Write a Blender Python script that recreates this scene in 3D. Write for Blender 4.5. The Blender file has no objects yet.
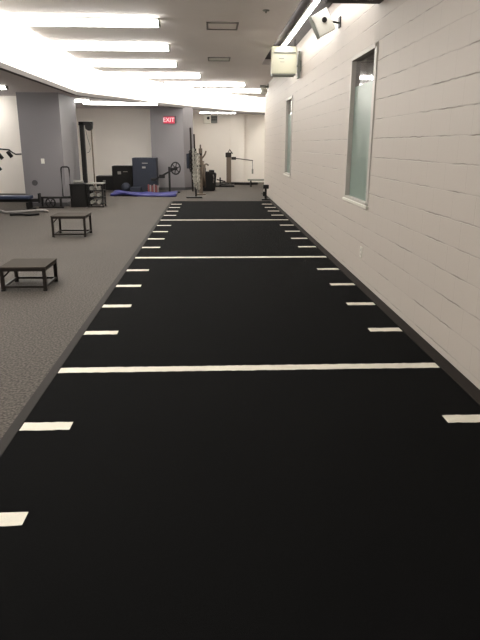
import bpy, bmesh, math, random
from mathutils import Vector, Matrix
random.seed(7)
C = bpy.context.scene.collection
sc = bpy.context.scene

# ------------------------------------------------------------------ materials
def srgb(r, g, b):
    f = lambda c: (c/255/12.92) if c/255 <= .04045 else ((c/255+.055)/1.055)**2.4
    return (f(r), f(g), f(b), 1)

def mat(name, col, rough=.6, metal=0, noise=0, nscale=20, bump=0, bscale=60, spec=.5):
    m = bpy.data.materials.new(name); m.use_nodes = True
    nt = m.node_tree; b = nt.nodes['Principled BSDF']
    b.inputs['Base Color'].default_value = col
    b.inputs['Roughness'].default_value = rough
    b.inputs['Metallic'].default_value = metal
    b.inputs['Specular IOR Level'].default_value = spec
    tc = nt.nodes.new('ShaderNodeTexCoord')
    if noise:
        n = nt.nodes.new('ShaderNodeTexNoise'); n.inputs['Scale'].default_value = nscale
        n.inputs['Detail'].default_value = 4
        nt.links.new(tc.outputs['Object'], n.inputs['Vector'])
        mx = nt.nodes.new('ShaderNodeMix'); mx.data_type = 'RGBA'
        mx.inputs[6].default_value = [c*(1-noise) for c in col[:3]]+[1]
        mx.inputs[7].default_value = [min(1, c*(1+noise)) for c in col[:3]]+[1]
        nt.links.new(n.outputs['Fac'], mx.inputs[0])
        nt.links.new(mx.outputs[2], b.inputs['Base Color'])
    if bump:
        n = nt.nodes.new('ShaderNodeTexNoise'); n.inputs['Scale'].default_value = bscale
        n.inputs['Detail'].default_value = 5
        nt.links.new(tc.outputs['Object'], n.inputs['Vector'])
        bp = nt.nodes.new('ShaderNodeBump'); bp.inputs['Strength'].default_value = bump
        bp.inputs['Distance'].default_value = .01
        nt.links.new(n.outputs['Fac'], bp.inputs['Height'])
        nt.links.new(bp.outputs['Normal'], b.inputs['Normal'])
    return m

def emit(name, col, s):
    m = bpy.data.materials.new(name); m.use_nodes = True
    b = m.node_tree.nodes['Principled BSDF']
    b.inputs['Base Color'].default_value = (.8, .8, .8, 1)
    b.inputs['Emission Color'].default_value = col
    b.inputs['Emission Strength'].default_value = s
    return m

def block_mat():
    m = mat('painted_block', srgb(182, 174, 166), .55)
    nt = m.node_tree; b = nt.nodes['Principled BSDF']
    tc = nt.nodes.new('ShaderNodeTexCoord')
    sp = nt.nodes.new('ShaderNodeSeparateXYZ'); cb = nt.nodes.new('ShaderNodeCombineXYZ')
    ad = nt.nodes.new('ShaderNodeMath'); ad.operation = 'ADD'; ad.inputs[1].default_value = -.075+.2032*2
    nt.links.new(tc.outputs['Object'], sp.inputs[0])
    nt.links.new(sp.outputs['Y'], cb.inputs['X'])
    wn = nt.nodes.new('ShaderNodeTexNoise'); wn.inputs['Scale'].default_value = 7; wn.inputs['Detail'].default_value = 3
    nt.links.new(tc.outputs['Object'], wn.inputs['Vector'])
    wm = nt.nodes.new('ShaderNodeMath'); wm.operation = 'MULTIPLY_ADD'; wm.inputs[1].default_value = .018
    nt.links.new(wn.outputs['Fac'], wm.inputs[0]); nt.links.new(sp.outputs['Z'], wm.inputs[2])
    nt.links.new(wm.outputs[0], ad.inputs[0]); nt.links.new(ad.outputs[0], cb.inputs['Y'])
    br = nt.nodes.new('ShaderNodeTexBrick')
    br.inputs['Scale'].default_value = 1; br.inputs['Brick Width'].default_value = .4064
    br.inputs['Row Height'].default_value = .2032; br.inputs['Mortar Size'].default_value = .0045
    br.inputs['Mortar Smooth'].default_value = .6
    nt.links.new(cb.outputs[0], br.inputs['Vector'])
    # horizontal joints show much more than the filled vertical ones
    fr = nt.nodes.new('ShaderNodeMath'); fr.operation = 'DIVIDE'; fr.inputs[1].default_value = .2032
    nt.links.new(ad.outputs[0], fr.inputs[0])
    f2 = nt.nodes.new('ShaderNodeMath'); f2.operation = 'FRACT'; nt.links.new(fr.outputs[0], f2.inputs[0])
    pp = nt.nodes.new('ShaderNodeMath'); pp.operation = 'PINGPONG'; pp.inputs[1].default_value = .5
    nt.links.new(f2.outputs[0], pp.inputs[0])
    mr = nt.nodes.new('ShaderNodeMapRange'); mr.inputs[1].default_value = .012; mr.inputs[2].default_value = .035
    mr.inputs[3].default_value = 1; mr.inputs[4].default_value = 0
    nt.links.new(pp.outputs[0], mr.inputs[0])
    n = nt.nodes.new('ShaderNodeTexNoise'); n.inputs['Scale'].default_value = 2.2; n.inputs['Detail'].default_value = 3
    nt.links.new(tc.outputs['Object'], n.inputs['Vector'])
    nr = nt.nodes.new('ShaderNodeMapRange'); nr.inputs[1].default_value = .42; nr.inputs[2].default_value = .62
    nt.links.new(n.outputs['Fac'], nr.inputs[0])
    jm = nt.nodes.new('ShaderNodeMath'); jm.operation = 'MULTIPLY'
    nt.links.new(mr.outputs[0], jm.inputs[0]); nt.links.new(nr.outputs[0], jm.inputs[1])
    vj = nt.nodes.new('ShaderNodeMath'); vj.operation = 'MULTIPLY'; vj.inputs[1].default_value = .24
    nt.links.new(br.outputs['Fac'], vj.inputs[0])
    mxm = nt.nodes.new('ShaderNodeMath'); mxm.operation = 'MAXIMUM'
    nt.links.new(jm.outputs[0], mxm.inputs[0]); nt.links.new(vj.outputs[0], mxm.inputs[1])
    mx = nt.nodes.new('ShaderNodeMix'); mx.data_type = 'RGBA'
    mx.inputs[6].default_value = srgb(182, 174, 166); mx.inputs[7].default_value = srgb(138, 130, 122)
    nt.links.new(mxm.outputs[0], mx.inputs[0]); nt.links.new(mx.outputs[2], b.inputs['Base Color'])
    n2 = nt.nodes.new('ShaderNodeTexNoise'); n2.inputs['Scale'].default_value = 45; n2.inputs['Detail'].default_value = 6
    nt.links.new(tc.outputs['Object'], n2.inputs['Vector'])
    h = nt.nodes.new('ShaderNodeMath'); h.operation = 'MULTIPLY'; h.inputs[1].default_value = .12
    nt.links.new(n2.outputs['Fac'], h.inputs[0])
    sub = nt.nodes.new('ShaderNodeMath'); sub.operation = 'SUBTRACT'
    nt.links.new(h.outputs[0], sub.inputs[0]); nt.links.new(mxm.outputs[0], sub.inputs[1])
    bp = nt.nodes.new('ShaderNodeBump'); bp.inputs['Strength'].default_value = .7; bp.inputs['Distance'].default_value = .006
    nt.links.new(sub.outputs[0], bp.inputs['Height']); nt.links.new(bp.outputs['Normal'], b.inputs['Normal'])
    return m

def speckle_floor():
    m = mat('rubber_floor', srgb(120, 114, 108), .55)
    nt = m.node_tree; b = nt.nodes['Principled BSDF']
    tc = nt.nodes.new('ShaderNodeTexCoord')
    v = nt.nodes.new('ShaderNodeTexNoise'); v.inputs['Scale'].default_value = 55; v.inputs['Detail'].default_value = 3
    nt.links.new(tc.outputs['Object'], v.inputs['Vector'])
    r = nt.nodes.new('ShaderNodeValToRGB'); e = r.color_ramp.elements
    e[0].position = .38; e[0].color = srgb(49, 45, 41)
    e[1].position = .64; e[1].color = srgb(88, 82, 76)
    k = e.new(.5); k.color = srgb(69, 64, 59)
    nt.links.new(v.outputs['Fac'], r.inputs[0])
    n = nt.nodes.new('ShaderNodeTexNoise'); n.inputs['Scale'].default_value = .8; n.inputs['Detail'].default_value = 2
    nt.links.new(tc.outputs['Object'], n.inputs['Vector'])
    mr = nt.nodes.new('ShaderNodeMapRange'); mr.inputs[3].default_value = .88; mr.inputs[4].default_value = 1.1
    nt.links.new(n.outputs['Fac'], mr.inputs[0])
    vm = nt.nodes.new('ShaderNodeVectorMath'); vm.operation = 'SCALE'
    nt.links.new(r.outputs[0], vm.inputs[0]); nt.links.new(mr.outputs[0], vm.inputs['Scale'])
    nt.links.new(vm.outputs[0], b.inputs['Base Color'])
    return m

M = {}
M['block'] = block_mat()
M['floor'] = speckle_floor()
M['floor'].node_tree.nodes['Principled BSDF'].inputs['Specular IOR Level'].default_value = .2
M['floor'].node_tree.nodes['Principled BSDF'].inputs['Roughness'].default_value = .8
M['strip'] = mat('edge_rubber', srgb(42, 39, 37), .8, noise=.1, nscale=30, spec=.15)
M['cove_base'] = mat('black_base', srgb(38, 33, 30), .8, noise=.2, nscale=14, spec=.15)
M['turf'] = mat('black_turf', (.0052, .0052, .0055, 1), .95, noise=.55, nscale=160, bump=1, bscale=420, spec=.06)
M['line'] = mat('white_turf', srgb(232, 226, 212), .85, noise=.1, nscale=120, bump=.6, bscale=400, spec=.2)
M['ceil'] = mat('ceiling_paint', srgb(240, 234, 230), .8, noise=.03, nscale=2)
M['ceil_low'] = mat('low_ceiling_paint', srgb(205, 198, 198), .8)
M['fascia'] = mat('white_fascia', srgb(235, 232, 225), .7)
M['lip'] = mat('grey_lip_paint', srgb(92, 88, 86), .8, spec=.1)
M['trough'] = mat('trough_paint', srgb(84, 80, 80), .8)
M['column'] = mat('grey_column_paint', srgb(114, 111, 113), .6, bump=.1)
M['cream'] = mat('cream_wall_paint', srgb(226, 220, 212), .7, noise=.03, nscale=1.5)
M['base_grey'] = mat('grey_base', srgb(120, 114, 110), .6)
M['dark_base'] = mat('dark_base', srgb(60, 58, 60), .6)
M['tube'] = emit('fluorescent_tube', (1, .965, .91, 1), 17)
M['strip_tube'] = emit('strip_tube', (1, .97, .93, 1), 24)
M['tube_low'] = emit('low_ceiling_tube', (1, .975, .93, 1), 20)
M['cove'] = emit('cove_diffuser', (1, .965, .89, 1), 7)
M['fix'] = mat('fixture_metal', srgb(190, 188, 184), .5)
M['black'] = mat('black_steel', srgb(20, 18, 18), .5, noise=.15, spec=.25)
M['brownblack'] = mat('brown_black_steel', srgb(30, 24, 21), .5, spec=.25)
M['top'] = mat('grey_rubber_top', srgb(62, 57, 52), .9, noise=.1, nscale=60, spec=.1)
M['frame'] = mat('window_frame_metal', srgb(180, 175, 169), .45, metal=.1)
M['blue'] = mat('blue_mat_vinyl', srgb(46, 46, 104), .55, noise=.1, nscale=4)
M['bluepad'] = mat('navy_pad', srgb(44, 52, 76), .45)
M['slate'] = mat('slate_box', srgb(40, 43, 52), .7, spec=.2, noise=.12, nscale=5)
M['darkbox'] = mat('dark_olive_box', srgb(20, 18, 17), .7, spec=.2, noise=.15, nscale=5)
M['cream_plastic'] = mat('cream_plastic', srgb(206, 204, 182), .4)
M['white_plastic'] = mat('white_plastic', srgb(214, 212, 202), .4)
M['mid_grey'] = mat('mid_grey', srgb(116, 118, 110), .5)
M['tan'] = mat('tan_wood', srgb(92, 80, 68), .6, noise=.15)
M['lt_grey'] = mat('light_grey_rope', srgb(112, 108, 104), .6, noise=.15)
M['chrome'] = mat('dull_steel', srgb(140, 138, 132), .35, metal=.5)
M['chain'] = mat('pale_chain', srgb(165, 162, 152), .45)
M['red'] = mat('red_sign', srgb(200, 40, 75), .4)
M['redband'] = mat('red_band', srgb(110, 45, 45), .6)
M['whiteband'] = mat('pale_band', srgb(130, 118, 116), .6)
M['vent'] = mat('vent_grey', srgb(120, 115, 112), .6)
M['vent_dark'] = mat('vent_dark', srgb(120, 114, 112), .7)
b = M['red'].node_tree.nodes['Principled BSDF']
b.inputs['Emission Color'].default_value = srgb(235, 40, 90); b.inputs['Emission Strength'].default_value = .12

def glass_mat(name, frosted):
    m = bpy.data.materials.new(name); m.use_nodes = True
    b = m.node_tree.nodes['Principled BSDF']
    if frosted:
        b.inputs['Base Color'].default_value = srgb(138, 156, 146)
        b.inputs['Roughness'].default_value = .38
        b.inputs['Transmission Weight'].default_value = .25
    else:
        b.inputs['Base Color'].default_value = (.9, .9, .92, 1)
        b.inputs['Roughness'].default_value = .03
        b.inputs['Transmission Weight'].default_value = 1
        b.inputs['IOR'].default_value = 1.5
    return m
M['frost'] = glass_mat('frosted_glass', True)
M['clear'] = glass_mat('clear_glass', False)

# ------------------------------------------------------------------ mesh helpers
class MB:
    def __init__(s): s.bm = bmesh.new()
    def _xf(s, vs, loc, rot=None):
        mt = Matrix.Translation(loc) @ (rot.to_4x4() if rot else Matrix.Identity(4))
        bmesh.ops.transform(s.bm, matrix=mt, verts=vs)
    def box(s, x0, x1, y0, y1, z0, z1, bev=0, rot=None):
        r = bmesh.ops.create_cube(s.bm, size=1); vs = r['verts']
        bmesh.ops.scale(s.bm, vec=(x1-x0, y1-y0, z1-z0), verts=vs)
        if bev:
            es = list({e for v in vs for e in v.link_edges})
            g = bmesh.ops.bevel(s.bm, geom=es, offset=bev, segments=2, affect='EDGES', profile=.6)
            vs = list({v for f in g['faces'] for v in f.verts} | {v for v in vs if v.is_valid})
            seen = set(vs); st = list(vs)
            while st:
                v = st.pop()
                for e in v.link_edges:
                    o = e.other_vert(v)
                    if o not in seen: seen.add(o); st.append(o)
            vs = list(seen)
        s._xf(vs, ((x0+x1)/2, (y0+y1)/2, (z0+z1)/2), rot); return s
    def cyl(s, p0, p1, r, r2=None, seg=12):
        p0, p1 = Vector(p0), Vector(p1); d = p1-p0
        g = bmesh.ops.create_cone(s.bm, cap_ends=True, segments=seg, radius1=r, radius2=r if r2 is None else r2, depth=d.length)
        s._xf(g['verts'], (p0+p1)/2, d.to_track_quat('Z', 'Y').to_matrix()); return s
    def tube(s, pts, r, seg=8, closed=False):
        pts = [Vector(p) for p in pts]; n = len(pts); rings = []
        for i, p in enumerate(pts):
            a = pts[i-1] if (i > 0 or closed) else p
            c = pts[(i+1) % n] if (i < n-1 or closed) else p
            d = (c-a).normalized(); q = d.to_track_quat('Z', 'Y')
            rings.append([s.bm.verts.new(p+q @ Vector((r*math.cos(t), r*math.sin(t), 0))) for t in [2*math.pi*k/seg for k in range(seg)]])
        m = n if closed else n-1
        for i in range(m):
            A, B = rings[i], rings[(i+1) % n]
            for k in range(seg):
                try: s.bm.faces.new((A[k], A[(k+1) % seg], B[(k+1) % seg], B[k]))
                except ValueError: pass
        if not closed:
            s.bm.faces.new(rings[0][::-1]); s.bm.faces.new(rings[-1])
        return s
    def prism(s, pts, z0, z1):
        lo = [s.bm.verts.new((x, y, z0)) for x, y in pts]; hi = [s.bm.verts.new((x, y, z1)) for x, y in pts]
        s.bm.faces.new(lo); s.bm.faces.new(hi)
        for i in range(len(pts)):
            j = (i+1) % len(pts); s.bm.faces.new((lo[i], lo[j], hi[j], hi[i]))
        return s
    def ball(s, c, r, sz=1):
        g = bmesh.ops.create_uvsphere(s.bm, u_segments=16, v_segments=10, radius=r)
        bmesh.ops.scale(s.bm, vec=(1, 1, sz), verts=g['verts']); s._xf(g['verts'], c); return s
    def build(s, name, m, parent=None, smooth=False, loc=None):
        bmesh.ops.recalc_face_normals(s.bm, faces=s.bm.faces)
        me = bpy.data.meshes.new(name)
        o = bpy.data.objects.new(name, me); C.objects.link(o)
        org = Vector((0, 0, 0))
        if parent is not None:
            org = Vector(parent['_org']); o.parent = parent
        elif loc is not None:
            org = Vector(loc); o.location = org
        if org.length: bmesh.ops.translate(s.bm, vec=-org, verts=s.bm.verts)
        s.bm.to_mesh(me); s.bm.free()
        if smooth:
            for p in me.polygons: p.use_smooth = True
        me.materials.append(M[m]); o['_org'] = tuple(org)
        return o

def thing(name, loc, label, cat, group=None):
    o = bpy.data.objects.new(name, None); C.objects.link(o); o.location = loc; o.empty_display_size = .1
    o['_org'] = tuple(loc); o['label'] = label; o['category'] = cat
    if group: o['group'] = group
    return o
def tag(o, label, cat, group=None):
    o['label'] = label; o['category'] = cat
    if group: o['group'] = group
    return o
def struct(o): o['kind'] = 'structure'; return o

# ------------------------------------------------------------------ camera (fitted to the turf lines)
cam_d = bpy.data.cameras.new('camera'); cam = bpy.data.objects.new('camera', cam_d); C.objects.link(cam)
F, TH, YAW, ROLL, H = 590.41, .2886, .0475, .0033, 1.6201
cam_d.sensor_fit = 'VERTICAL'; cam_d.sensor_height = 24; cam_d.lens = F*24/640
cam_d.clip_start = .05; cam_d.clip_end = 100
cam.matrix_world = Matrix.Translation((0, 0, H)) @ Matrix.Rotation(-YAW, 4, 'Z') @ Matrix.Rotation(math.pi/2-TH, 4, 'X') @ Matrix.Rotation(ROLL, 4, 'Z')
sc.camera = cam

# ------------------------------------------------------------------ the room
W = 1.826; HC = 3.5; HL = 2.9; Y0 = 4.1631; U = .9144
NEAR = -3.0
FASC = [(-3.6, NEAR), (-3.6, 11.1), (-3.57, 16.9), (-3.35, 17.6), (-2.88, 18.5), (-1.95, 20.7), (-.71, 22.95), (.5, 25.0), (1.4, 26.2), (2.6, 27.2)]

struct(MB().box(-9.2, 4.2, NEAR-.2, 27.4, -.12, 0).build('floor', 'floor'))
struct(MB().box(-1.215, -1.15, NEAR, Y0+15*U+.06, 0, .008, .002).build('trim_1', 'strip'))
struct(MB().box(1.722, W, NEAR, 20.9, 0, .012, .003).build('trim_2', 'cove_base'))

# right block wall with two window openings
w1 = (6.92, 8.17, .925, 2.70); w2 = (13.95, 15.1, .925, 2.68)
wb = MB(); ZT = 3.64
ys = [NEAR, w1[0], w1[1], w2[0], w2[1], 21.1]
wb.box(W, W+.2, ys[0], ys[1], 0, ZT); wb.box(W, W+.2, ys[2], ys[3], 0, ZT); wb.box(W, W+.2, ys[4], ys[5], 0, ZT)
for w in (w1, w2):
    wb.box(W, W+.2, w[0], w[1], 0, w[2]); wb.box(W, W+.2, w[0], w[1], w[3], ZT)
struct(wb.build('wall_right', 'block'))
# the room beyond the windows
struct(MB().box(4.0, 4.2, NEAR, 27.4, 0, ZT).build('wall_far_right', 'cream'))
struct(MB().box(2.026, 4.0, 20.9, 21.1, 0, 3.5).build('wall_side_room', 'cream'))
for i, (w) in enumerate((w1, w2)):
    y0, y1, z0, z1 = w; zs = z1-.36
    root = thing('window_%d' % (i+1), (W, (y0+y1)/2, z0), '', ''); del root['category']
    root['label'] = ['tall narrow window with frosted lower pane in block wall, nearer one', 'tall narrow window with frosted lower pane, far end of block wall'][i]
    struct(root); t = .05; tn = .1
    fr = MB()
    fr.box(W-.014, W+.12, y0, y0+tn, z0, z1, .004).box(W-.014, W+.12, y1-t, y1, z0, z1, .004)
    fr.box(W-.014, W+.12, y0, y1, z1-t, z1, .004).box(W-.014, W+.12, y0, y1, z0, z0+t*.8, .004)
    fr.build('window_frame', 'frame', root)
    MB().box(W-.035, W+.12, y0-.02, y1+.02, z0-.02, z0+.012, .006).build('window_sill', 'white_plastic', root)
    p = MB().box(W+.045, W+.053, y0+tn-.004, y1-t+.004, z0+t*.8-.004, zs).build('frosted_pane', 'frost', root); p['label'] = 'greenish frosted lower pane'
    p = MB().box(W+.045, W+.053, y0+tn-.004, y1-t+.004, zs, z1-t+.004).build('clear_pane', 'clear', root); p['label'] = 'clear upper pane'

struct(MB().box(-.85, 4.0, 27.2, 27.4, 0, HC).build('wall_back', 'cream'))
struct(MB().box(.85, 1.45, 27.0, 27.2, 0, HC).build('trim_3', 'cream'))
struct(MB().box(-5.4, -.85, 23.6, 23.8, 0, HC).build('wall_back_left', 'cream'))
struct(MB().box(-.87, -.85, 23.0, 27.4, 0, HC).build('wall_return', 'cream'))
struct(MB().box(-9.0, -5.0, 17.8, 18.0, .24, HC).build('wall_left_back', 'cream'))
struct(MB().box(-9.0, -5.0, 17.83, 18.0, 0, .24).build('baseboard_left_back', 'base_grey'))
struct(MB().box(-5.4, -5.2, 18.0, 23.8, 0, HC).build('wall_recess', 'cream'))
struct(MB().box(-9.2, -9.0, NEAR, 18.0, 0, HC).build('wall_left', 'cream'))
struct(MB().box(-9.2, 4.2, NEAR-.2, NEAR, 0, ZT).build('wall_front', 'cream'))

# ceilings
mc = MB()
mc.prism([(-3.6, NEAR), (1.24, NEAR), (1.24, 15.55), (W+.2, 15.55), (4.0, 15.55), (4.0, 27.2), (2.6, 27.2)] + FASC[1:-1][::-1], HC, HC+.12)
struct(mc.build('ceiling', 'ceil'))
lc = MB().prism([(-9, NEAR)]+[(x-.08, y) for x, y in FASC[:3]]+[(x-.06, y+.06) for x, y in FASC[3:-1]]+[(2.5, 27.2), (-9, 27.2)], HL, HL+.1)
struct(lc.build('ceiling', 'ceil_low'))
fb = MB()
outer = [(x-.08, y+.03) for x, y in FASC]
fb.prism(FASC+outer[::-1], HL, HC+.05)
struct(fb.build('trim_4', 'fascia'))
# thin grey lower lip of the curved bulkhead
lip = MB(); fi = [(x+.02, y-.012) for x, y in FASC]; lo_ = [(x-.09, y+.035) for x, y in FASC]
lip.prism(fi+lo_[::-1], HL-.03, HL+.06)
struct(lip.build('trim_5', 'lip'))
# recessed dark trough beside the block wall
tr = MB().box(1.12, W+.2, 6.9, 15.67, ZT, ZT+.1).box(1.12, 1.24, 6.9, 15.67, HC+.12, ZT).box(1.24, W+.2, 15.55, 15.67, HC+.12, ZT)
struct(tr.build('ceiling', 'trough'))
struct(MB().box(1.24, W, NEAR, 7.0, 3.08, ZT+.1).box(1.12, 1.24, NEAR, 6.9, HC+.12, ZT+.1).build('ceiling', 'trough'))
struct(MB().box(W+.2, 4.2, NEAR, 15.55, HC, HC+.1).build('ceiling', 'ceil_low'))

# columns
struct(tag(MB().prism([(-5.02, 16.5), (-3.94, 16.5), (-3.94, 18.45), (-5.02, 18.45)], 0, HL).build('column', 'column'),
   'wide grey square column beside the blue bench', 'column')).__class__
struct(MB().prism([(-5.035, 16.485), (-3.925, 16.485), (-3.925, 18.46), (-5.035, 18.46)], 0, .1).build('baseboard_column', 'dark_base'))
struct(tag(MB().prism([(-2.17, 22.4), (-1.0, 22.4), (-.68, 22.85), (-.68, 23.6), (-2.17, 23.6)], 0, HL).build('column', 'column'),
   'grey column with the red exit sign', 'column'))
struct(MB().prism([(-2.185, 22.385), (-.99, 22.385), (-.665, 22.84), (-.665, 23.59), (-2.185, 23.59)], 0, .1).build('baseboard_column', 'dark_base'))

# ------------------------------------------------------------------ turf lane with yard lines
turf = thing('turf_lane', (.28, 9, 0), 'long black artificial turf lane with white yard lines', 'turf')
MB().box(-1.15, 1.722, NEAR, Y0+15*U+.05, 0, .005, .002).build('turf', 'turf', turf)
def ragged(x0, x1, yc, wd):
    m = MB(); bm = m.bm; n = max(6, int((x1-x0)/.03)); a = []; c = []
    for i in range(n+1):
        x = x0+(x1-x0)*i/n
        a.append(bm.verts.new((x, yc-wd/2+random.uniform(-.004, .004), .0065))); c.append(bm.verts.new((x, yc+wd/2+random.uniform(-.004, .004), .0065)))
    fs = [bm.faces.new((a[i], a[i+1], c[i+1], c[i])) for i in range(n)]
    g = bmesh.ops.extrude_face_region(bm, geom=fs)
    bmesh.ops.translate(bm, vec=(0, 0, -.003), verts=[v for v in g['geom'] if isinstance(v, bmesh.types.BMVert)])
    return m
for k in range(-7, 15):
    y = Y0+k*U
    if k % 5 == 0:
        ragged(-1.145, 1.712, y, .1).build('yard_line', 'line', turf)
    else:
        ragged(-1.145, -.853, y, .1).build('hash_mark', 'line', turf)
        ragged(1.42, 1.712, y, .1).build('hash_mark', 'line', turf)

# ------------------------------------------------------------------ lights
ORD = ['first', 'second', 'third', 'fourth', 'fifth', 'sixth']
def strip_light(x0, x1, y, z, label, group, tm='tube', wd=.17, dp=.085):
    t = thing('fluorescent_light', ((x0+x1)/2, y, z), label, 'ceiling light', group)
    z -= .002
    MB().box(x0, x1, y-wd/2-.01, y+wd/2+.01, z-.02, z, .004).build('housing', 'fix', t)
    for xa, xb in ((x0-.03, x0), (x1, x1+.03)):
        MB().box(xa, xb, y-wd/2, y+wd/2, z-.02-dp, z, .004).build('end_cap', 'mid_grey', t)
    MB().box(x0, x1, y-wd/2, y+wd/2, z-.02-dp, z-.02, .02).build('diffuser', tm, t)
    return t
GL = 'fluorescent lights across the main ceiling'
lights = [(-3.25, -.81, 10.24, 'nearest the camera in view'), (-3.3, -.82, 12.72, 'second in view from the camera'), (-3.25, -.82, 15.26, 'third in view, long bright one'),
 (-2.72, -.3, 17.65, 'fourth, stepping right with the curve'), (-1.45, 1.07, 20.05, 'fifth, above the far end of turf'), (-.4, 1.78, 22.3, 'last and farthest, beside the security camera')]
for x0, x1, y, d in lights:
    strip_light(x0, x1, y, HC, 'white fluorescent ceiling strip, '+d, GL)
for y in (7.76, 5.28, 2.8, .3):
    strip_light(-3.25, -.82, y, HC, 'white fluorescent ceiling strip overhead, above the camera end of turf', GL)
GG = 'fluorescent lights on the lower ceiling'
strip_light(-7.1, -4.68, 14.7, HL, 'fluorescent strip on low ceiling at left edge, nearer one', GG, 'tube_low', dp=.055)
strip_light(-8.3, -5.85, 17.2, HL, 'fluorescent strip on low ceiling at left edge, farther one', GG, 'tube_low', dp=.055)
strip_light(-4.0, -1.7, 20.0, HL, 'bright fluorescent strip between the two grey columns', GG, 'tube_low', dp=.055)
strip_light(-5.05, -3.62, 18.95, HL, 'short end of fluorescent strip just behind the wide column', GG, 'tube_low', dp=.055)
strip_light(-.45, 1.0, 25.6, HL, 'slim fluorescent strip on low ceiling before the cream back wall', GG, 'tube_low', dp=.03)
for y in (4.5, 9.5):  # out-of-view repeats of the low strips, added to light the left floor
    strip_light(-7.1, -4.68, y, HL, 'unseen fluorescent strip added on low ceiling left of the turf', GG, 'tube_low', dp=.055)
# curved luminous cove along the bulkhead
cv = thing('cove_light', (-3.4, 10, HC), 'curved glowing cove light following the white bulkhead', 'cove light')
inn = []; out = []
P = FASC
for i, (x, y) in enumerate(P):
    a = Vector(P[max(0, i-1)]); c = Vector(P[min(len(P)-1, i+1)]); d = (c-a).normalized(); n = Vector((d.y, -d.x))
    out.append((x+n.x*.03, y+n.y*.03)); inn.append((x+n.x*.5, y+n.y*.5))
MB().prism(out+inn[::-1], HC-.035, HC-.005).build('diffuser', 'cove', cv)
# strip fixtures inside the trough
for k, d in enumerate(('nearest', 'middle', 'farthest')):
    y0 = 7.15+k*2.46
    t = thing('strip_light', (1.47, y0+1.2, ZT), 'slim strip light in dark recess along block wall, %s of three' % d, 'ceiling light', 'strip lights in the recess')
    MB().box(1.435, 1.505, y0, y0+2.44, 3.53, 3.57).build('housing', 'fix', t)
    MB().box(1.44, 1.5, y0+.01, y0+2.43, 3.5, 3.53, .01).build('diffuser', 'strip_tube', t)
    for yy in (y0+.3, y0+2.1): MB().cyl((1.47, yy, 3.57), (1.47, yy, ZT-.002), .008).build('hanger_rod', 'black', t)

# ------------------------------------------------------------------ ceiling details
t = thing('ceiling_vent', (.2, 10.7, HC), 'larger square ceiling grille with dark rim, nearer the camera', 'ceiling vent', 'ceiling vents')
MB().box(-.06, .46, 10.4, 10.43, HC-.02, HC).box(-.06, .46, 10.97, 11.0, HC-.02, HC).box(-.06, -.03, 10.4, 11, HC-.02, HC).box(.43, .46, 10.4, 11, HC-.02, HC).build('frame', 'vent', t)
MB().box(-.03, .43, 10.43, 10.97, HC-.006, HC).build('panel', 'ceil', t)
t = thing('ceiling_vent', (.2, 14.6, HC), 'small pale ceiling grille farther from the camera', 'ceiling vent', 'ceiling vents')
MB().box(-.06, .45, 14.35, 14.38, HC-.02, HC).box(-.06, .45, 14.87, 14.9, HC-.02, HC).box(-.06, -.03, 14.35, 14.9, HC-.02, HC).box(.42, .45, 14.35, 14.9, HC-.02, HC).build('frame', 'vent', t)
MB().box(-.03, .42, 14.38, 14.87, HC-.008, HC).build('panel', 'fascia', t)
tag(MB().cyl((.815, 9.49, HC), (.815, 9.49, HC-.012), .05).cyl((.815, 9.49, HC-.012), (.815, 9.49, HC-.04), .015).build('sprinkler_head', 'mid_grey'), 'small round sprinkler head on the ceiling', 'sprinkler')

# ------------------------------------------------------------------ wall fixtures
# cream square box hanging under the end of the strip light
bx = thing('equipment_box', (1.45, 12.6, 3.2), 'square cream box hung beneath the end of the strip light', 'equipment box')
MB().box(1.23, 1.70, 12.72, 13.02, 3.0, 3.46, .02).build('body', 'cream_plastic', bx)
MB().box(1.21, 1.72, 12.67, 12.74, 2.985, 3.49, .02).build('front_cover', 'cream_plastic', bx)
MB().box(1.26, 1.69, 12.645, 12.68, 3.36, 3.385, .004).box(1.36, 1.46, 12.664, 12.672, 3.26, 3.27).box(1.38, 1.47, 12.664, 12.672, 3.2, 3.207).build('trim_mark', 'mid_grey', bx)
MB().box(1.23, 1.70, 12.68, 13.0, 2.955, 2.998, .008).build('underside', 'mid_grey', bx)
MB().box(1.765, 1.8, 12.78, 12.98, 2.92, 3.42, .006).cyl((1.69, 12.88, 3.15), (1.82, 12.88, 3.15), .02).box(1.8, W, 12.8, 12.96, 3.05, 3.25).build('wall_bracket', 'mid_grey', bx)
for hx in (1.27, 1.69): MB().cyl((hx, 12.8, 3.45), (hx, 12.8, ZT-.002), .008).build('hanger_rod', 'black', bx)
# tilted loudspeaker
sp = thing('loudspeaker', (W, 9.1, 3.3), 'tilted white loudspeaker on black swivel bracket on block wall', 'loudspeaker')
cx, cy, cz = 1.565, 8.95, 3.24
R = Matrix.Rotation(math.radians(-14), 3, 'Z') @ Matrix.Rotation(math.radians(-27), 3, 'Y') @ Matrix.Rotation(math.radians(8), 3, 'X')
def rbox(m, dx0, dx1, dy0, dy1, dz0, dz1, bev=0):
    n0 = set(m.bm.verts); m.box(dx0, dx1, dy0, dy1, dz0, dz1, bev)
    vs = [v for v in m.bm.verts if v not in n0]
    bmesh.ops.transform(m.bm, matrix=Matrix.Translation((cx, cy, cz)) @ R.to_4x4(), verts=vs); return m
rbox(MB(), -.11, .12, -.13, .13, -.145, .145, .012).build('cabinet', 'white_plastic', sp)
rbox(MB(), -.16, -.112, -.135, .135, -.15, .15, .01).build('grille', 'mid_grey', sp)
q = Matrix.Translation((cx, cy, cz)) @ R.to_4x4()
a = q @ Vector((.03, -.13, .02)); a2 = q @ Vector((.03, -.16, .02))
MB().cyl(a, a2, .035, seg=16).build('swivel_knob', 'black', sp)
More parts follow.
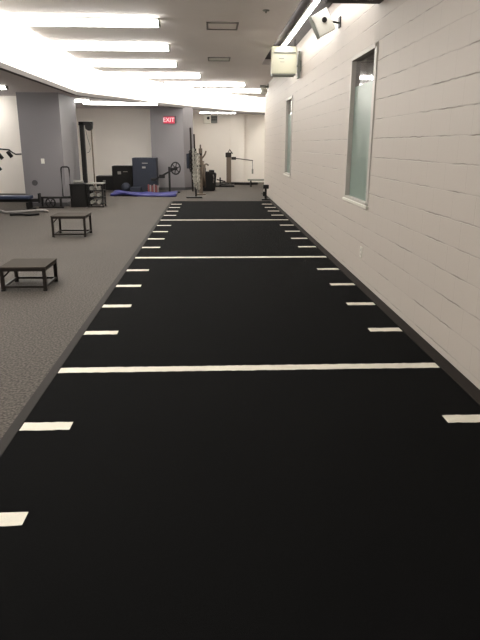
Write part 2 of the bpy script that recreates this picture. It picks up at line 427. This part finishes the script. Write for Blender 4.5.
MB().cyl(a2, (W-.02, 9.05, 3.26), .014).box(W-.02, W, 9.0, 9.12, 3.2, 3.34, .004).build('bracket_arm', 'black', sp)
# security camera
sec = thing('security_camera', (W, 20.0, 3.35), 'small white security camera high on far end of block wall', 'camera')
MB().ball((1.68, 19.9, 3.24), .11).build('dome', 'white_plastic', sec, True)
MB().cyl((1.66, 19.9, 3.36), (W, 19.95, 3.4), .03).box(W-.03, W, 19.87, 20.03, 3.33, 3.47, .005).box(1.55, 1.74, 19.84, 19.96, 3.36, 3.42, .01).build('arm', 'mid_grey', sec)
# outlet
t = thing('wall_outlet', (W, 7.1, .37), 'pale outlet plate low on block wall under the window', 'outlet')
MB().box(W-.012, W, 7.06, 7.14, .3, .43, .004).build('cover_plate', 'white_plastic', t)
for sz in (.325, .375): MB().box(W-.016, W-.011, 7.085, 7.115, sz, sz+.03, .002).build('socket', 'fix', t)
# exit sign
ex = thing('exit_sign', (-1.5, 22.38, 2.44), 'red lit exit sign high on grey column', 'exit sign')
MB().box(-1.7, -1.3, 22.31, 22.4, 2.34, 2.57, .01).build('housing', 'red', ex)
MB().box(-1.3, -1.25, 22.33, 22.4, 2.36, 2.59, .005).box(-1.7, -1.25, 22.36, 22.4, 2.57, 2.6).build('side_case', 'dark_base', ex)
cu = bpy.data.curves.new('exit_text', 'FONT'); cu.body = 'EXIT'; cu.size = .2; cu.extrude = .003; cu.align_x = 'CENTER'; cu.align_y = 'CENTER'
to = bpy.data.objects.new('exit_text', cu); C.objects.link(to)
bpy.context.view_layer.update()
me = bpy.data.meshes.new_from_object(to.evaluated_get(bpy.context.evaluated_depsgraph_get())); bpy.data.objects.remove(to)
le = bpy.data.objects.new('lettering', me); C.objects.link(le); le.parent = ex
le.rotation_euler = (math.pi/2, 0, 0); le.location = (-.01, -.075, .015)
M['pink'] = emit('sign_letters', srgb(240, 120, 155), .3); me.materials.clear(); me.materials.append(M['pink'])
# wall unit on back wall
em = thing('emergency_light', (-.05, 27.2, 2.65), 'white lamp housing with dark slatted box high on cream back wall', 'emergency light')
MB().box(-.33, -.02, 27.05, 27.2, 2.5, 2.86, .03).build('housing', 'white_plastic', em)
MB().cyl((-.12, 27.05, 2.72), (-.12, 27.02, 2.72), .06, seg=16).build('lens', 'black', em)
bb = MB()
bb.box(.0, .27, 27.08, 27.2, 2.52, 2.83, .01)
bb.build('vent_box', 'mid_grey', em)
bb = MB()
for i in range(3):
    for j in range(2): bb.box(.01+i*.088, .08+i*.088, 27.06, 27.085, 2.62+j*.1, 2.7+j*.1)
bb.build('grille', 'dark_base', em)
# column A fittings
tag(MB().box(-4.53, -4.44, 16.485, 16.5, 1.12, 1.25, .004).box(-4.495, -4.475, 16.478, 16.487, 1.165, 1.205).build('light_switch', 'white_plastic'), 'white switch plate on wide grey column', 'switch')
tag(MB().cyl((-4.745, 16.5, .62), (-4.745, 16.475, .62), .075, seg=20).cyl((-4.745, 16.475, .62), (-4.745, 16.46, .62), .035, seg=14).build('wall_socket', 'dark_base'), 'dark round socket low on wide grey column', 'socket')

# ------------------------------------------------------------------ step boxes
def step_box(x0, x1, y0, y1, h, label):
    t = thing('step_platform', ((x0+x1)/2, (y0+y1)/2, 0), label, 'step box', 'steel framed step boxes left of the turf')
    s = .038
    for (lx, ly) in ((x0, y0), (x1-s, y0), (x0, y1-s), (x1-s, y1-s)):
        l = MB().box(lx, lx+s, ly, ly+s, 0, h-.03, .003).build('leg', 'brownblack', t)
        MB().box(lx-.003, lx+s+.003, ly-.003, ly+s+.003, 0, .02, .002).build('rubber_foot', 'black', l)
    MB().box(x0, x1, y0, y0+s, h-.045, h-.01, .003).box(x0, x1, y1-s, y1, h-.045, h-.01, .003).box(x0, x0+s, y0+s, y1-s, h-.045, h-.01, .003).box(x1-s, x1, y0+s, y1-s, h-.045, h-.01, .003).build('top_frame', 'brownblack', t)
    for a in ((x0+s, x1-s, y0+.004, y0+s-.004), (x0+s, x1-s, y1-s+.004, y1-.004), (x0+.004, x0+s-.004, y0+s, y1-s), (x1-s+.004, x1-.004, y0+s, y1-s)):
        MB().box(*a, .035, .06, .002).build('lower_rail', 'brownblack', t)
    MB().box(x0-.004, x1+.004, y0-.004, y1+.004, h-.01, h+.006, .003).build('step_top', 'top', t)
    MB().cyl((x0+s/2, y0+s/2, h-.13), (x0+s/2+.09, y0+s/2, h-.04), .009).build('corner_brace', 'brownblack', t)
step_box(-2.42, -1.905, 6.7, 7.23, .275, 'nearest low black steel step box with grey top on floor')
step_box(-2.9, -2.29, 10.85, 11.42, .375, 'taller black steel step box farther back beside the turf')

# ------------------------------------------------------------------ left equipment
# arms of a cable machine reaching into frame
am = thing('cable_machine', (-5.5, 14.5, 0), 'cable machine at left edge with black arm and hanging grips', 'exercise machine')
MB().box(-5.6, -5.48, 14.44, 14.56, .04, 2.1, .008).build('post', 'black', am)
MB().box(-5.95, -5.25, 14.3, 14.7, 0, .05, .008).build('base', 'black', am)
MB().tube([(-5.5, 14.5, 1.42), (-5.2, 14.5, 1.5), (-4.95, 14.5, 1.512), (-4.82, 14.5, 1.5), (-4.7, 14.5, 1.49), (-4.62, 14.5, 1.43), (-4.55, 14.5, 1.39), (-4.42, 14.5, 1.395)], .016).build('arm', 'black', am, True)
for x, z in ((-4.68, 1.4), (-4.9, 1.36), (-4.97, 1.1)):
    g = MB().cyl((x-.04, 14.46, z+.05), (x+.05, 14.46, z-.07), .045, seg=10); g.tube([(x, 14.5, 1.5), (x-.02, 14.48, z+.05)], .008); g.build('hand_grip', 'black', am, True)
# blue bench
bn = thing('weight_bench', (-5.0, 15.6, 0), 'low navy blue padded bench at left edge', 'bench')
MB().box(-6.0, -4.6, 15.4, 15.75, .28, .36, .02).build('pad', 'bluepad', bn)
MB().box(-5.95, -4.4, 15.53, 15.62, .2, .28, .005).build('rail', 'black', bn)
for x in (-5.7, -4.7):
    MB().box(x, x+.06, 15.4, 15.75, 0, .2, .005).box(x-.05, x+.11, 15.3, 15.85, 0, .035, .005).build('leg', 'black', bn)
MB().box(-4.42, -4.38, 15.5, 15.66, .18, .42, .005).build('end_post', 'black', bn)
# hoop machine
hp = thing('hoop_bench', (-4.0, 16.1, 0), 'black steel frame with tall upright hoop and small wheel', 'exercise machine')
hoop = [(-3.93, 16.1, .3), (-3.93, 16.1, .98), (-3.92, 16.1, 1.03), (-3.89, 16.1, 1.05), (-3.76, 16.1, 1.05), (-3.73, 16.1, 1.03), (-3.72, 16.1, .98), (-3.72, 16.1, .3), (-3.8, 16.1, .28), (-3.88, 16.1, .28)]
MB().tube(hoop, .02, closed=True).build('hoop', 'black', hp, True)
MB().box(-4.5, -3.72, 16.07, 16.13, .24, .29, .005).build('crossbar', 'black', hp)
MB().box(-4.02, -3.97, 16.05, 16.12, 0, .24, .004).build('leg', 'black', hp)
MB().box(-4.5, -4.45, 16.07, 16.13, 0, .24, .004).box(-4.55, -3.9, 15.98, 16.02, 0, .04).build('leg', 'black', hp)
wh = [(-4.25+.12*math.cos(k*math.pi/10), 16.02, .14+.12*math.sin(k*math.pi/10)) for k in range(20)]
ww = MB().tube(wh, .02, closed=True); ww.cyl((-4.25, 15.99, .14), (-4.25, 16.05, .14), .03)
for k in range(3):
    a = k*math.pi/3; ww.cyl((-4.25-.11*math.cos(a), 16.02, .14-.11*math.sin(a)), (-4.25+.11*math.cos(a), 16.02, .14+.11*math.sin(a)), .01)
ww.build('wheel', 'black', hp, True)
# pale rope on floor
rp = [(-6.1, 15.15, .035), (-5.6, 15.2, .035), (-5.2, 14.95, .035), (-4.95, 14.6, .04), (-4.7, 14.75, .04), (-4.45, 14.95, .035), (-4.2, 15.1, .035), (-4.05, 14.9, .035)]
def smooth_path(p, n=6):
    P = [Vector(a) for a in p]; o = []
    for i in range(len(P)-1):
        a, b_, c, d = P[max(0, i-1)], P[i], P[i+1], P[min(len(P)-1, i+2)]
        for k in range(n):
            t = k/n; o.append(.5*((2*b_)+(-a+c)*t+(2*a-5*b_+4*c-d)*t*t+(-a+3*b_-3*c+d)*t**3))
    return o+[P[-1]]
tag(MB().tube(smooth_path(rp), .035).build('battle_rope', 'lt_grey', smooth=True), 'pale grey rope lying on floor before the blue bench', 'rope')
tag(MB().tube(smooth_path([(-4.75, 14.25, .03), (-4.5, 14.3, .03), (-4.3, 14.2, .03), (-4.1, 14.35, .03)]), .03).build('foam_tube', 'black', smooth=True), 'short black foam tube lying at end of pale rope', 'foam tube')

# storage box and dumbbell rack in front of the tall column
sb = thing('storage_box', (-3.55, 16.5, 0), 'black solid box beside the small dumbbell rack', 'box')
MB().box(-3.77, -3.36, 16.22, 16.75, 0, .58, .01).build('body', 'darkbox', sb)
MB().box(-3.78, -3.35, 16.21, 16.76, .58, .61, .008).build('lid', 'black', sb)
rk = thing('dumbbell_rack', (-3.1, 16.45, 0), 'low black open rack with shelves of small dumbbells', 'rack')
for x in (-3.32, -2.94):
    for y in (16.24, 16.6): MB().box(x, x+.04, y, y+.04, 0, .6, .003).build('upright', 'black', rk)
for z in (.06, .24, .42):
    MB().box(-3.32, -2.9, 16.24, 16.64, z, z+.025, .003).build('shelf', 'black', rk)
MB().box(-3.33, -2.89, 16.23, 16.65, .6, .625, .003).build('rack_top', 'chrome', rk)
for r_, z in enumerate((.085, .265, .445)):
    for c_, x in enumerate((-3.21, -3.03)):
        lv = ['bottom', 'middle', 'top'][r_]; sd = ['left', 'right'][c_]
        d = thing('dumbbell', (x, 16.4, z), 'small dumbbell with pale ends on %s shelf of rack, %s one' % (lv, sd), 'dumbbell', 'dumbbells on the small rack')
        zc = z+.05
        MB().cyl((x, 16.32, zc), (x, 16.5, zc), .016).build('handle', 'black', d)
        for yy in ((16.26, 16.32), (16.5, 16.56)):
            MB().cyl((x, yy[0], zc), (x, yy[1], zc), .05, seg=6 if False else 16).build('weight', 'chrome', d)
tag(MB().cyl((-3.66, 16.45, .65), (-3.45, 16.45, .65), .035).cyl((-3.7, 16.45, .65), (-3.66, 16.45, .65), .04).build('foam_roller', 'chrome', smooth=False), 'short grey roller lying on top of black storage box', 'roller')

# tall pulley tower
tw = thing('pulley_tower', (-3.6, 18.1, 0), 'tall black pulley tower against side of wide column', 'exercise machine')
MB().box(-3.78, -3.66, 18.0, 18.14, .0, 2.24, .006).build('upright', 'black', tw)
MB().box(-3.8, -3.4, 18.0, 18.14, 2.14, 2.24, .006).build('top_beam', 'black', tw)
MB().cyl((-3.5, 17.97, 2.1), (-3.5, 18.03, 2.1), .11, seg=20).build('pulley', 'black', tw)
MB().cyl((-3.44, 18.0, 2.1), (-3.44, 18.0, .02), .022).build('guide_rod', 'tan', tw)
MB().tube(smooth_path([(-3.62, 17.99, 2.14), (-3.56, 17.98, 1.8), (-3.5, 17.98, 1.55), (-3.53, 17.98, 1.42), (-3.6, 17.98, 1.38)]), .008).build('cable', 'mid_grey', tw, True)
MB().box(-3.85, -3.35, 17.85, 18.4, 0, .05, .006).build('base', 'black', tw)
st = MB()
for k in range(8): st.box(-3.66, -3.5, 18.0, 18.16, .06+k*.06, .11+k*.06, .004)
st.build('weight_stack', 'black', tw)

# plyo boxes against the back-left wall
def plyo(x0, x1, y0, y1, h, m, label, marks):
    t = thing('plyo_box', ((x0+x1)/2, (y0+y1)/2, 0), label, 'plyo box', 'plyo boxes along the wall between the columns')
    MB().box(x0, x1, y0, y1, 0, h, .015).build('body', m, t)
    for (mx, mz, mw, mh) in marks:
        MB().box(mx, mx+mw, y0-.004, y0+.001, mz, mz+mh, .001).build('printed_mark', 'chrome', t)
plyo(-4.25, -3.62, 22.5, 23.1, .5, 'black', 'lowest black plyo box, at left of the row', [(-4.0, .3, .1, .05)])
plyo(-3.6, -2.88, 22.2, 22.8, .87, 'darkbox', 'middle-height dark plyo box with pale printed mark', [(-3.4, .58, .12, .1), (-3.2, .66, .16, .02)])
plyo(-2.76, -1.93, 21.4, 22.1, 1.17, 'slate', 'tallest slate-blue plyo box beside the grey column', [(-2.42, .82, .12, .06), (-2.42, .98, .2, .025)])
tag(MB().ball((-3.0, 21.3, .17), .17).build('medicine_ball', 'slate', smooth=True), 'dark slate ball on floor before the middle plyo box', 'ball')
tag(MB().box(-2.82, -2.45, 20.95, 21.3, 0, .2, .02).build('foam_block', 'slate'), 'low slate foam block in front of tallest plyo box', 'block')
# striped band bundle
bd = thing('band_bundle', (-2.0, 20.95, 0), 'bundle of red and pale striped bands before tallest box', 'resistance bands')
for k in range(6):
    x = -2.2+k*.065
    MB().box(x, x+.045, 20.9+.01*(k % 2), 20.98, 0, .3-.02*(k % 3), .008).build('band', 'redband' if k % 2 == 0 else 'whiteband', bd)
# blue mat
mb = MB(); bm = mb.bm; nx, ny = 28, 6; top = []; bot = []
for i in range(nx+1):
    u = i/nx; x = -3.3+u*2.15; ta = []; ba = []
    yl = 19.75-.35*u; yh = 20.75-.45*u
    for j in range(ny+1):
        v = j/ny; y = yl+(yh-yl)*v
        z = .05+.035*math.sin(u*7+v)*(1-v*.4)+.03*max(0, math.sin(u*13-1+2*v))
        z = max(z, .03)
        ta.append(bm.verts.new((x, y, z+.03))); ba.append(bm.verts.new((x, y, max(.0, z-.055))))
    top.append(ta); bot.append(ba)
for i in range(nx):
    for j in range(ny):
        bm.faces.new((top[i][j], top[i+1][j], top[i+1][j+1], top[i][j+1])); bm.faces.new((bot[i][j], bot[i][j+1], bot[i+1][j+1], bot[i+1][j]))
    bm.faces.new((top[i][0], bot[i][0], bot[i+1][0], top[i+1][0])); bm.faces.new((top[i][ny], top[i+1][ny], bot[i+1][ny], bot[i][ny]))
for i, j2 in ((0, 0), (nx, 0)):
    for j in range(ny): bm.faces.new((top[i][j], top[i][j+1], bot[i][j+1], bot[i][j]))
tag(mb.build('exercise_mat', 'blue', smooth=True), 'rumpled blue exercise mat spread on the floor', 'mat')
# flywheel machine in front of grey column
fw = thing('flywheel_machine', (-1.45, 21.2, 0), 'black machine with spoked flywheel and slanted arm before grey column', 'exercise machine')
MB().box(-1.5, -1.43, 21.15, 21.22, .04, .88, .004).build('post', 'black', fw)
MB().box(-1.85, -1.1, 21.1, 21.28, 0, .05, .006).build('base', 'black', fw)
c0 = Vector((-1.24, 21.12, .83)); rr = .2
rim = [c0+Vector((rr*.8*math.cos(k*math.pi/12), 0, rr*math.sin(k*math.pi/12))) for k in range(24)]
ww = MB().tube(rim, .022, closed=True); ww.cyl(c0-Vector((0, .04, 0)), c0+Vector((0, .04, 0)), .07)
for k in range(6):
    a = k*math.pi/3+.3; ww.cyl(c0, c0+Vector((rr*.8*math.cos(a), 0, rr*math.sin(a))), .016)
ww.build('flywheel', 'black', fw, True)
MB().cyl((-1.3, 21.17, .8), (-1.98, 21.17, .45), .03).box(-1.82, -1.62, 21.12, 21.22, .5, .62, .01).box(-2.1, -1.93, 21.1, 21.24, .4, .5, .01).cyl((-1.46, 21.17, .8), (-1.2, 21.17, .83), .03).build('arm', 'black', fw)

# attachment stand with hanging chains
stn = thing('attachment_stand', (-.53, 19.15, 0), 'tall black stand hung with chains at far end of turf', 'stand')
MB().box(-.8, -.3, 18.95, 19.3, 0, .04, .01).build('base', 'black', stn)
MB().cyl((-.5, 19.15, .03), (-.5, 19.15, 1.5), .03).build('pole', 'black', stn)
MB().cyl((-.6, 19.15, .2), (-.64, 19.15, 2.12), .028).build('bar', 'brownblack', stn)
MB().cyl((-.5, 19.1, .3), (-.53, 19.15, 1.93), .026).build('bar', 'brownblack', stn)
MB().box(-.72, -.3, 19.12, 19.18, 1.3, 1.36, .004).build('crossbar', 'black', stn); MB().box(-.75, -.32, 19.12, 19.18, .95, 1.0, .004).build('crossbar', 'black', stn)
for ci, (x, z0_, z1_) in enumerate(((-.66, 1.4, .8), (-.56, 1.46, .5), (-.48, 1.38, .32), (-.4, 1.3, .28), (-.52, 1.0, .36))):
    ch = MB(); z = z0_; k = 0
    while z > z1_:
        rx, ry = (.028, .008) if k % 2 == 0 else (.008, .028)
        ch.tube([(x+rx*math.cos(a*math.pi/4), 19.06+ry*math.cos(a*math.pi/4)*(1), z+.04*math.sin(a*math.pi/4)) for a in range(8)], .016, seg=5, closed=True)
        z -= .062; k += 1
    ch.build('chain', ['black', 'chain', 'chain', 'chain', 'chain'][ci], stn, True)
MB().box(-.78, -.66, 19.1, 19.2, .9, 1.35, .02).build('hanging_belt', 'slate', stn)
# tan frame with branching hooks
tf = thing('rope_rack', (-.3, 20.4, 0), 'tan upright rack with branching hooks behind the chain stand', 'rack')
MB().box(-.42, -.3, 20.35, 20.45, 0, 1.5, .008).box(-.5, -.2, 20.25, 20.6, 0, .04, .006).build('post', 'tan', tf)
for pts in ([(-.34, 20.4, 1.15), (-.22, 20.38, 1.3), (-.18, 20.38, 1.42)], [(-.34, 20.4, .9), (-.18, 20.38, 1.0), (-.1, 20.38, .95)], [(-.36, 20.4, 1.45), (-.36, 20.4, 1.62)]):
    MB().tube(smooth_path(pts, 4), .026).build('hook', 'tan', tf, True)
for x, zt, zb in ((-.27, 1.1, .3), (-.22, 1.0, .25)):
    MB().tube([(x, 20.3, zt), (x-.02, 20.3, (zt+zb)/2), (x, 20.3, zb)], .03).build('hanging_rope', 'tan', tf, True)
# black bin
bi = thing('storage_bin', (-.12, 22.1, 0), 'black storage bin with side handle near tan rack', 'bin')
m = MB(); bm = m.bm
lo = [(-.36, 21.95), (.12, 21.95), (.12, 22.35), (-.36, 22.35)]; hi = [(-.42, 21.9), (.18, 21.9), (.18, 22.4), (-.42, 22.4)]
L = [bm.verts.new((x, y, 0)) for x, y in lo]; Hh = [bm.verts.new((x, y, .72-.08*(i in (1, 2)))) for i, (x, y) in enumerate(hi)]
bm.faces.new(L); bm.faces.new(Hh)
for i in range(4): bm.faces.new((L[i], L[(i+1) % 4], Hh[(i+1) % 4], Hh[i]))
bmesh.ops.bevel(bm, geom=list(bm.edges), offset=.03, segments=2, affect='EDGES')
m.build('body', 'black', bi)
MB().tube([(.06, 21.9, .3), (.08, 21.86, .4), (.08, 21.86, .5), (.06, 21.9, .58)], .018).build('handle', 'lt_grey', bi, True)
MB().box(-.38, -.2, 22.0, 22.25, .7, .82, .03).box(-.1, .1, 22.0, 22.25, .62, .74, .03).build('contents', 'black', bi)

# landmine / pulley arm machine at the back
lm = thing('pulley_arm_machine', (.75, 26.2, 0), 'brown post machine with long thin arm before back wall', 'exercise machine')
MB().box(.64, .84, 26.1, 26.3, .03, 1.2, .008).build('post', 'tan', lm)
MB().box(.6, .85, 26.08, 26.3, 1.1, 1.3, .03).tube([(.68, 26.2, 1.25), (.78, 26.2, 1.42), (.9, 26.2, 1.25)], .025).box(.85, 1.05, 26.12, 26.25, 1.0, 1.12, .01).build('head', 'brownblack', lm)
MB().cyl((.95, 26.18, 1.07), (1.78, 26.18, .97), .018).build('arm', 'brownblack', lm)
MB().cyl((1.76, 26.18, .98), (1.76, 26.18, .42), .014).box(1.73, 1.8, 26.15, 26.22, .42, .62, .01).build('cable_handle', 'mid_grey', lm)
MB().box(.35, 1.25, 25.98, 26.45, 0, .06, .01).build('base', 'black', lm)
pf = MB()
arc = [(.95+.2*k, 25.55-.25*math.sin(k/5*math.pi)) for k in range(6)]
pf.prism(arc+[(1.95, 25.85), (.95, 25.85)], 0, .09)
tag(pf.build('platform', 'black'), 'low black curved platform on floor by back wall', 'platform')
pt = thing('flat_bench', (1.75, 24.3, 0), 'small dark flat bench at end of block wall', 'bench')
MB().box(1.45, 2.4, 24.15, 24.5, .24, .3, .01).build('seat', 'mid_grey', pt)
for x in (1.55, 2.25): MB().box(x, x+.05, 24.2, 24.45, 0, .24, .005).build('leg', 'black', pt)
# floor clutter
cl = thing('low_sled', (.45, 24.2, 0), 'low black sled with short bars on floor by bin', 'sled')
MB().box(.15, .9, 24.0, 24.15, 0, .06, .005).box(.15, .9, 24.45, 24.6, 0, .06, .005).box(.3, .38, 24.0, 24.6, .06, .11, .005).build('runner', 'black', cl)
MB().cyl((.34, 24.3, .1), (.34, 24.3, .36), .03).cyl((.2, 24.3, .28), (.55, 24.3, .2), .025).build('handlebar', 'black', cl)
for k, (x, y, r) in enumerate(((.75, 24.95, .17), (.5, 25.3, .2))):
    d = thing('weight_plate', (x, y, 0), ['black weight plate lying flat, nearer the sled', 'larger black weight plate lying flat by post machine'][k], 'weight plate', 'weight plates on the floor')
    MB().cyl((x, y, 0), (x, y, .05), r, seg=28).cyl((x, y, .05), (x, y, .06), r*.9, r*.85, seg=28).build('plate', 'black', d)
    MB().cyl((x, y, .055), (x, y, .068), .05, seg=16).build('hub', 'chrome', d)
# little stand against the end of the block wall
ls = thing('ball_stand', (1.63, 18.3, 0), 'short black stand against far end of block wall', 'stand')
MB().box(1.52, 1.77, 18.2, 18.42, 0, .04, .006).build('base', 'black', ls)
MB().cyl((1.64, 18.3, .04), (1.64, 18.3, .4), .035).build('post', 'black', ls)
MB().box(1.56, 1.73, 18.22, 18.38, .34, .46, .02).box(1.55, 1.66, 18.22, 18.34, .12, .26, .02).build('holder', 'black', ls)

# ------------------------------------------------------------------ world and view
w = bpy.data.worlds.new('world'); sc.world = w; w.use_nodes = True
w.node_tree.nodes['Background'].inputs[0].default_value = (.5, .5, .5, 1)
w.node_tree.nodes['Background'].inputs[1].default_value = .05
sc.view_settings.view_transform = 'Standard'; sc.view_settings.look = 'None'
sc.view_settings.gamma = 1; sc.view_settings.exposure = .55
sc.view_settings.use_curve_mapping = False
sc.cycles.max_bounces = 8; sc.cycles.diffuse_bounces = 6
sc.cycles.sample_clamp_indirect = 6
sc.cycles.use_denoising = True
for o in C.objects:
    if '_org' in o: del o['_org']
